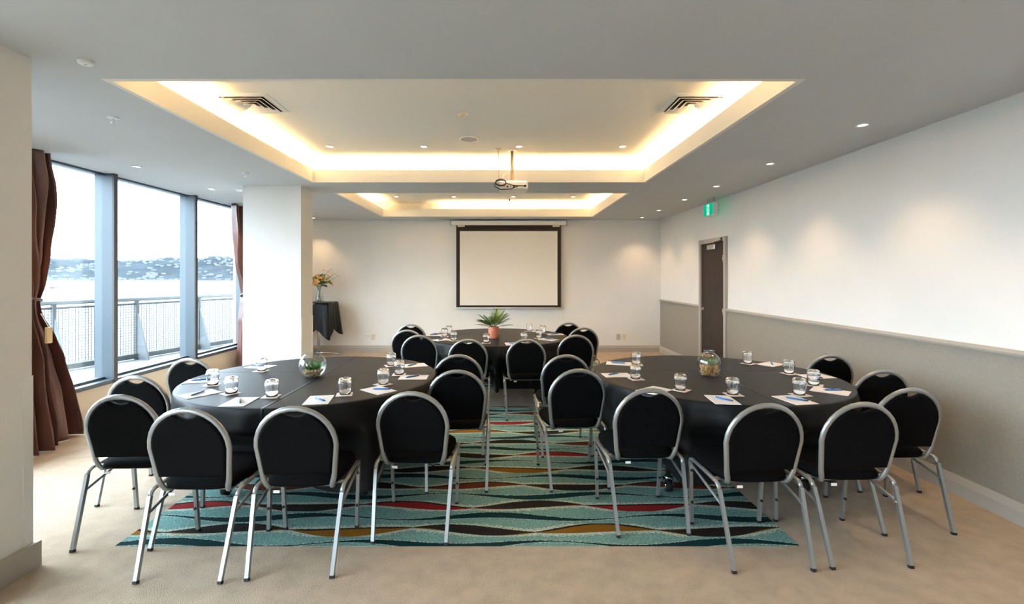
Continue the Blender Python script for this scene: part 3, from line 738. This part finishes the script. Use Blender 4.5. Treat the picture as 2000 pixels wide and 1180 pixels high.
# wall plates
def plate(x, y, z, m, label, holes):
    o = empty('wall_socket', (x, y, z), 0, label, 'wall socket', 'wall sockets on the far wall')
    MB().bbox(-.04, .04, -.010, 0, -.058, .058, .003).build('face_plate', m, o)
    for hx, hz in holes: MB().bbox(hx - .009, hx + .009, -.013, -.009, hz - .012, hz + .012, .002).build('socket_insert', M['grille'], o)
for x, m, lb in ((-2.66, 'white', 'white wall socket, left one of the pair left of the rear chairs'), (-2.55, 'cream', 'pale wall socket, right one of the pair left of the rear chairs'),
                 (2.315, 'grille', 'grey wall socket, left one of the pair right of the screen'), (2.43, 'cream', 'cream wall socket, right one of the pair right of the screen')):
    plate(x, YB, .30, M[m], lb, ((-.018, .02), (.018, .02), (0, -.02)))

# ------------------------------------------------------------------ projector on its pole
PX, PY = .115, 5.28
pj = empty('ceiling_projector', (PX, PY, ZU), 0, 'cream ceiling projector with looped cables hanging on a pole', 'projector')
MB().tube([(0, 0, 0), (0, 0, -.012)], .06, 20).build('mount_plate', M['white'], pj)
MB().tube([(0, 0, -.012), (0, 0, -.345)], .016, 10).build('pole', M['brass'], pj)
MB().bbox(-.03, .06, -.05, .05, -.36, -.342, .004).build('pole_bracket', M['brass'], pj)
bd = MB().bbox(-.14, .17, -.12, .12, -.455, -.362, .016).build('body', M['projbody'], pj)
MB().tube([(.1, .12, -.41), (.1, .145, -.41)], .032, 16).build('lens', M['black'], bd)
for k in range(5): MB().box(-.1 + .035 * k, -.078 + .035 * k, -.1215, -.12, -.435, -.415).build('port', M['black'] if k % 2 else M['grille'], bd)
MB().bbox(.125, .15, -.1225, -.1195, -.43, -.405, .002).build('power_inlet', M['black'], bd)
cab = []
for t in range(41):
    a = 6.28318 * t / 20; cab.append((-.125 + .055 * math.cos(a), -.15 - .003 * t / 10, -.38 + .03 * math.sin(a) - .02 * t / 40))
MB().tube(cab + [(.0, -.15, -.415), (.06, -.14, -.42), (.13, -.125, -.418)], .006, 6).build('cable', M['black'], pj)
MB().tube([(-.185, -.15, -.385), (-.19, -.16, -.43), (-.13, -.16, -.465), (-.02, -.155, -.46), (.05, -.135, -.425), (.05, -.121, -.425)], .006, 6).build('cable', M['black'], pj)
MB().tube([(-.155, -.06, -.02), (-.15, -.08, -.12), (-.145, -.1, -.25), (-.145, -.14, -.36)], .0035, 6).build('cable', M['grille'], pj)
MB().tube([(-.017, -.01, -.2), (-.03, -.03, -.23), (-.1, -.08, -.30), (-.115, -.12, -.36)], .0035, 6).build('cable', M['grille'], pj)
MB().lathe([(.0, -.05), (.012, -.045), (.02, -.012), (.034, -.008), (.034, 0), (.0, 0)], 14, (-.155, -.06, 0)).build('ceiling_outlet', M['cream'], pj)
MB().tube([(-.03, -.1, -.455), (-.03, -.1, -.56)], .0015, 5).build('pull_cord', M['white'], pj)
MB().lathe([(.0, -.585), (.006, -.58), (.007, -.565), (.0, -.555)], 8, (-.03, -.1, 0)).build('cord_knob', M['black'], pj)

# ------------------------------------------------------------------ ceiling fittings
def vent(x, y, label):
    o = empty('ceiling_vent', (x, y, ZU), 0, label, 'ceiling vent', 'square air vents in the nearer tray')
    def sqf(a, b, za, zb):
        q = MB(); vs = []
        for r_, z in ((a, za), (b, zb), (b - .002, zb + .004), (a - .002, za + .004)): vs += [(-r_, -r_, z), (r_, -r_, z), (r_, r_, z), (-r_, r_, z)]
        fs = [(i * 4 + k, i * 4 + (k + 1) % 4, ((i + 1) % 4) * 4 + (k + 1) % 4, ((i + 1) % 4) * 4 + k) for i in range(4) for k in range(4)]
        return q.add(vs, fs)
    MB().box(-.19, .19, -.19, .19, -.003, -.001).build('duct_back', M['black'], o)
    sqf(.215, .175, -.004, -.012).build('outer_frame', M['white'], o)
    for a in (.17, .128, .086, .046): sqf(a, a - .034, -.026, -.005).build('louvre', M['white'], o)
vent(-2.02, 3.85, 'square louvred air vent at the left of the nearer tray'); vent(1.54, 3.85, 'square louvred air vent at the right of the nearer tray')
lamp_n = [0]
def make_downlight():
    o = empty('downlight', (0, 0, 0), 0, cat='downlight', group='recessed ceiling downlights')
    MB().lathe([(.030, -.001), (.033, -.006), (.046, -.005), (.048, 0), (.030, 0)], 20).build('trim_ring', M['white'], o)
    MB().lathe([(.0, -.0015), (.030, -.0015)], 16).build('lamp_face', M['lamp'], o)
    ld = bpy.data.lights.new('downlight_beam', 'SPOT'); ld.energy = SPOT_W; ld.color = (1, .66, .36); ld.spot_size = R(95); ld.spot_blend = .75; ld.shadow_soft_size = .03
    l = bpy.data.objects.new('downlight_beam', ld); col.objects.link(l); l.parent = o; l.location = (0, 0, -.02)
    return o
dl0 = make_downlight(); used = False
DL = []
for i, y in enumerate((-1.1, .05, 1.2, 2.35, 3.51, 4.72, 5.9, 6.93, 8.06, 9.03)): DL.append((2.66, y, ZC, 'small recessed downlight in the row along the dado wall, %s from the room end' % ORD[i]))
for i, x in enumerate((-1.85, -.84, .185, 1.30)): DL.append((x, 5.13, ZU, 'recessed downlight inside the nearer tray, %s from the left' % ORD[i]))
for i, x in enumerate((-1.85, -.84, .2, 1.25)): DL.append((x, 8.35, ZU, 'recessed downlight inside the farther tray, %s from the left' % ORD[i]))
for i, y in enumerate((1.3, 2.5, 3.66, 4.836, 6.08, 7.3)): DL.append((-3.71, y, ZC, 'recessed downlight in the row along the windows, %s from the room end' % ORD[i]))
DL.append((-3.6, 9.1, ZC, 'recessed downlight in the far left ceiling corner'))
for i, (x, y) in enumerate(((-1.3, .9), (.2, .9), (1.6, .9))): DL.append((x, y, ZC, 'recessed downlight above the camera end, %s from the left' % ORD[i]))
for i, (x, y, z, lb) in enumerate(DL):
    o = dl0 if i == 0 else copy_tree(dl0); o.location = (x, y, z); o['label'] = lb
def sprinkler(x, y, z, label):
    o = empty('sprinkler_head', (x, y, z), 0, label, 'sprinkler', 'ceiling sprinkler heads')
    MB().lathe([(.0, 0), (.038, 0), (.036, -.006), (.012, -.010), (.0, -.010)], 18).build('escutcheon', M['white'], o)
    MB().tube([(0, 0, -.009), (0, 0, -.034)], .006, 8).build('stem', M['chrome'], o)
    g = MB()
    for k in range(8): a = k * .7854; g.tube([(0, 0, -.034), (.02 * math.cos(a), .02 * math.sin(a), -.038)], .003, 4)
    g.build('deflector', M['chrome'], o)
sprinkler(-2.73, 3.35, ZC, 'white sprinkler head in the ceiling left of the nearer tray'); sprinkler(-2.77, 5.15, ZC, 'white sprinkler head in the ceiling before the far column')
o = empty('smoke_detector', (-3.34, 6.05, ZC), 0, 'white smoke detector beside the far column top', 'smoke detector')
MB().lathe([(.0, -.04), (.03, -.038), (.045, -.02), (.05, -.012), (.05, 0), (.0, 0)], 20).build('housing', M['white'], o); MB().lathe([(.046, -.021), (.048, -.018)], 20).build('sensor_slot', M['grille'], o)
o = empty('smoke_detector', (-2.16, 2.47, ZC), 0, 'small white detector in the ceiling near the left column', 'smoke detector')
MB().lathe([(.0, -.02), (.03, -.018), (.036, -.006), (.036, 0), (.0, 0)], 20).build('housing', M['white'], o); MB().lathe([(.0, -.024), (.008, -.0195)], 8).build('indicator', M['grille'], o)
o = empty('motion_sensor', (-.335, 4.12, ZU), 0, 'small cream motion sensor in the nearer tray', 'sensor')
MB().lathe([(.0, -.004), (.038, -.004), (.045, 0), (.0, 0)], 20).build('bezel', M['cream'], o); MB().ball((-.012, 0, -.008), .014, 8, 5).build('sensor_eye', M['brass'], o)
o = empty('ceiling_speaker', (-.335, 4.84, ZU), 0, 'round grey ceiling speaker grille in the nearer tray', 'speaker')
MB().lathe([(.092, 0), (.097, -.004), (.097, -.008), (.084, -.010)], 32).build('speaker_ring', M['white'], o); MB().lathe([(.0, -.009), (.085, -.009)], 32).build('speaker_grille', M['grille'], o)
o = empty('concealed_sprinkler', (1.84, 4.81, ZC), 0, 'flush white cover disc in the ceiling right of the nearer tray', 'sprinkler')
MB().lathe([(.0, -.003), (.036, -.003), (.04, 0), (.0, 0)], 20).build('cover_disc', M['ceil'], o)

# ------------------------------------------------------------------ curtains
def interp(tbl, z):
    if z >= tbl[0][0]: return tbl[0][1]
    for (za, a), (zb2, b) in zip(tbl[:-1], tbl[1:]):
        if zb2 <= z <= za: t = (za - z) / (za - zb2); t = t * t * (3 - 2 * t) * .5 + t * .5; return a + (b - a) * t
    return tbl[-1][1]
def curtain(label, edge, other, xb, pleats, tie_z, tie_y, seed):
    """edge/other: (z, y) tables of the two side edges, xb: (z, x, amp) table"""
    rnd = random.Random(seed); ph = rnd.uniform(0, 6.28)
    o = empty('curtain', (0, 0, 0), 0, label, 'curtain', 'brown tied-back curtains')
    ax = [(z, x) for z, x, _ in xb]; am = [(z, a) for z, _, a in xb]
    def fn(u, v):
        z = 2.612 + (.012 - 2.612) * v
        ya, yb = interp(other, z), interp(edge, z)
        uu = u + .035 * math.sin(9 * u + ph) + .02 * math.sin(23 * u + 2 * ph)
        p = 6.28318 * pleats * uu + ph + .7 * math.sin(3.2 * v + u * 5) + .25 * math.sin(9 * v + u * 11)
        amp = interp(am, z) * (1 + .45 * math.sin(u * 17 + 2.5 * v + ph)); y = ya + (yb - ya) * u + amp * .25 * math.cos(p)
        x = interp(ax, z) + amp * (1.1 * math.sin(p) + .28 * math.sin(2 * p + .6)) + amp * .22 * math.sin(p * 2.3 + 5 * v) + .012 * math.sin(26 * v + 9 * u) * math.sin(7 * u) + .30 * (1 - u) * (1 if edge[0][1] > other[0][1] else 0) * (v ** 2.5)
        return (x, y, z + .0)
    q = MB().grid(fn, pleats * 24, 70)
    c = q.build('drape', M['curtain'], o); sm = c.modifiers.new('thickness', 'SOLIDIFY'); sm.thickness = .004; sm.offset = 0
    ya, yb = interp(other, tie_z), interp(edge, tie_z); xm = interp(ax, tie_z); e = .008
    q = MB(); ring = [((xm + (interp(am, tie_z) * 1.5 + .02) * math.cos(t * .3142), (ya + yb) / 2 + ((abs(yb - ya)) / 2 + .02) * math.sin(t * .3142), tie_z + .03 * math.cos(t * .3142))) for t in range(21)]
    q.tube(ring, .012, 6, r2=.03); q.build('tieback', M['curtain'], o)
    MB().tube([(XL + .03, tie_y, tie_z + .02), (xm, tie_y, tie_z + .02)], .008, 6).build('tieback_hook', M['brass'], o)
    return o
c1 = curtain('brown taffeta curtain tied back beside the near column',
        [(2.62, 4.29), (2.35, 4.33), (2.0, 4.28), (1.7, 4.24), (1.45, 4.18), (1.28, 4.13), (1.2, 4.145), (.95, 4.25), (.75, 4.32), (.44, 4.42), (0, 4.50)],
        [(2.62, 3.45), (2.0, 3.6), (1.28, 3.92), (.95, 3.8), (.4, 3.62), (0, 3.52)],
        [(2.62, -4.08, .045), (1.8, -4.07, .05), (1.28, -4.05, .032), (.9, -4.06, .05), (0, -4.06, .06)], 7, 1.28, 3.95, 4)
MB().tube([(-3.97, 4.10, 1.18), (-3.93, 4.13, 1.06)], .004, 5).build('toggle_cord', M['white'], c1)
MB().bbox(-3.945, -3.915, 4.105, 4.155, .92, 1.06, .005).build('wooden_toggle', M['wood'], c1)
curtain('brown curtain tied back behind the far column',
        [(2.62, 7.22), (2.2, 7.25), (1.7, 7.33), (1.4, 7.44), (1.22, 7.51), (1.1, 7.47), (.8, 7.42), (0, 7.39)],
        [(2.62, 8.1), (1.22, 7.78), (.5, 7.9), (0, 7.95)],
        [(2.62, -4.09, .04), (1.22, -4.08, .025), (0, -4.07, .04)], 6, 1.22, 7.75, 9)

# ------------------------------------------------------------------ balcony and the harbour outside
BZ = .20
rail = lambda y: -6.0 + .2918 * (y - 6.53)
q = MB(); ya, yb = -6.5, 13.0
q.add([(XL - .26, ya, BZ), (XL - .26, yb, BZ), (rail(yb) - .15, yb, BZ), (rail(ya) - .15, ya, BZ), (XL - .26, ya, BZ - .35), (XL - .26, yb, BZ - .35), (rail(yb) - .15, yb, BZ - .35), (rail(ya) - .15, ya, BZ - .35)],
      [(0, 1, 2, 3), (4, 7, 6, 5), (0, 4, 5, 1), (1, 5, 6, 2), (2, 6, 7, 3), (3, 7, 4, 0)])
S('floor_balcony', q, M['pconcrete'], label='pale concrete balcony outside the windows')
u_ = Vector((.280, .960, 0)); n_ = Vector((.960, -.280, 0))
bl = empty('balcony_railing', (rail(6.41), 6.41, BZ), 0, 'pale steel balcony railing with mesh panels and white fins', 'railing')
bl.rotation_euler = (0, 0, math.atan2(u_.y, u_.x))     # local x runs along the rail, local -y points at the room
KS = range(-11, 7); pitch = 1.10
lo, hi = pitch * KS[0], pitch * (KS[-1])
MB().bbox(lo, hi, -.045, .045, .915, .975, .012).build('top_rail', M['finpaint'], bl)
MB().tube([(lo, 0, .87), (hi, 0, .87)], .016, 6).build('mid_rail', M['railpaint'], bl)
MB().bbox(lo, hi, -.05, .05, .02, .10, .01).build('bottom_rail', M['railpaint'], bl)
for k in KS:
    x = k * pitch
    MB().bbox(x - .022, x + .022, -.03, .03, 0, .93, .005).build('post', M['railpaint'], bl)
    MB().rings([[(x + e, -.03, .02), (x + e, -.26, .0), (x + e, -.24, .10), (x + e, -.035, .72)] for e in (-.012, .012)], smooth=False).build('fin', M['finpaint'], bl)
mq = MB(); t_ = .0032
for i in range(int((hi - lo) / .04) + 1): x = lo + i * .04; mq.box(x - t_, x + t_, -.002, .002, .10, .87)
for i in range(20): z = .105 + i * .04; mq.box(lo, hi, -.003, -.001, z - t_, z + t_)
mq.build('mesh_panel', M['meshsteel'], bl, kind='stuff')

S('sea', MB().box(-9000, 6000, -5000, 1500, -11, -10), M['sea'], label='pale harbour water beyond the balcony')
rnd = random.Random(11)
from mathutils import noise as nz_
def hh(x, y):
    t = min(1, max(0, (y - 1320 - 60 * nz_.noise(Vector((x / 300, 3, 0)))) / 620)); r_ = t * t * (3 - 2 * t)
    return -10.5 + r_ * (82 + 22 * nz_.noise(Vector((x / 420, y / 900, 1))) + 10 * nz_.noise(Vector((x / 120, y / 160, 4)))) + r_ * 5 * nz_.noise(Vector((x / 40, y / 40, 8)))
q = MB().grid(lambda u, v: (-3600 + 4200 * u, 1290 + 1300 * v, hh(-3600 + 4200 * u, 1290 + 1300 * v)), 210, 60)
S('hill', q, M['hill'], label='wooded harbour hillside with scattered houses')
q = MB()
for i in range(1500):
    x = rnd.uniform(-2600, -500); y = 1330 + 640 * rnd.random() ** (.75 if i % 3 else 4)
    if nz_.noise(Vector((x / 110, y / 110, 2))) < -.05 and i % 5: continue
    z = hh(x, y); w_ = rnd.uniform(3, 7); h_ = rnd.uniform(3, 6); q.box(x - w_, x + w_, y - 4, y + 4, z - 3, z + h_)
q.build('hillside_houses', M['house'], label='scattered pale houses on the hillside across the water', cat='houses', kind='stuff')
bt = empty('harbour_boat', (-424, 450, -10), R(30), 'small boat with a red hull far out on the water', 'boat'); bt.scale = (.4, .4, .4)
M['hullred'] = mat('red_hull_paint', (.20, .02, .02), .5); M['boatblue'] = mat('blue_cabin_paint', (.02, .06, .16), .5)
MB().rings([[(-6, -1.5, .2), (5, -1.5, .2), (8, 0, .3), (5, 1.5, .2), (-6, 1.5, .2)], [(-6.5, -2, 2.2), (5.5, -2, 2.2), (9.5, 0, 2.8), (5.5, 2, 2.2), (-6.5, 2, 2.2)]], smooth=False).build('hull', M['hullred'], bt)
MB().bbox(-5, 1, -1.5, 1.5, 2.2, 5, .3).build('cabin', M['boatblue'], bt)
MB().tube([(-1, 0, 5), (-1, 0, 9)], .15, 6).build('mast', M['white'], bt)
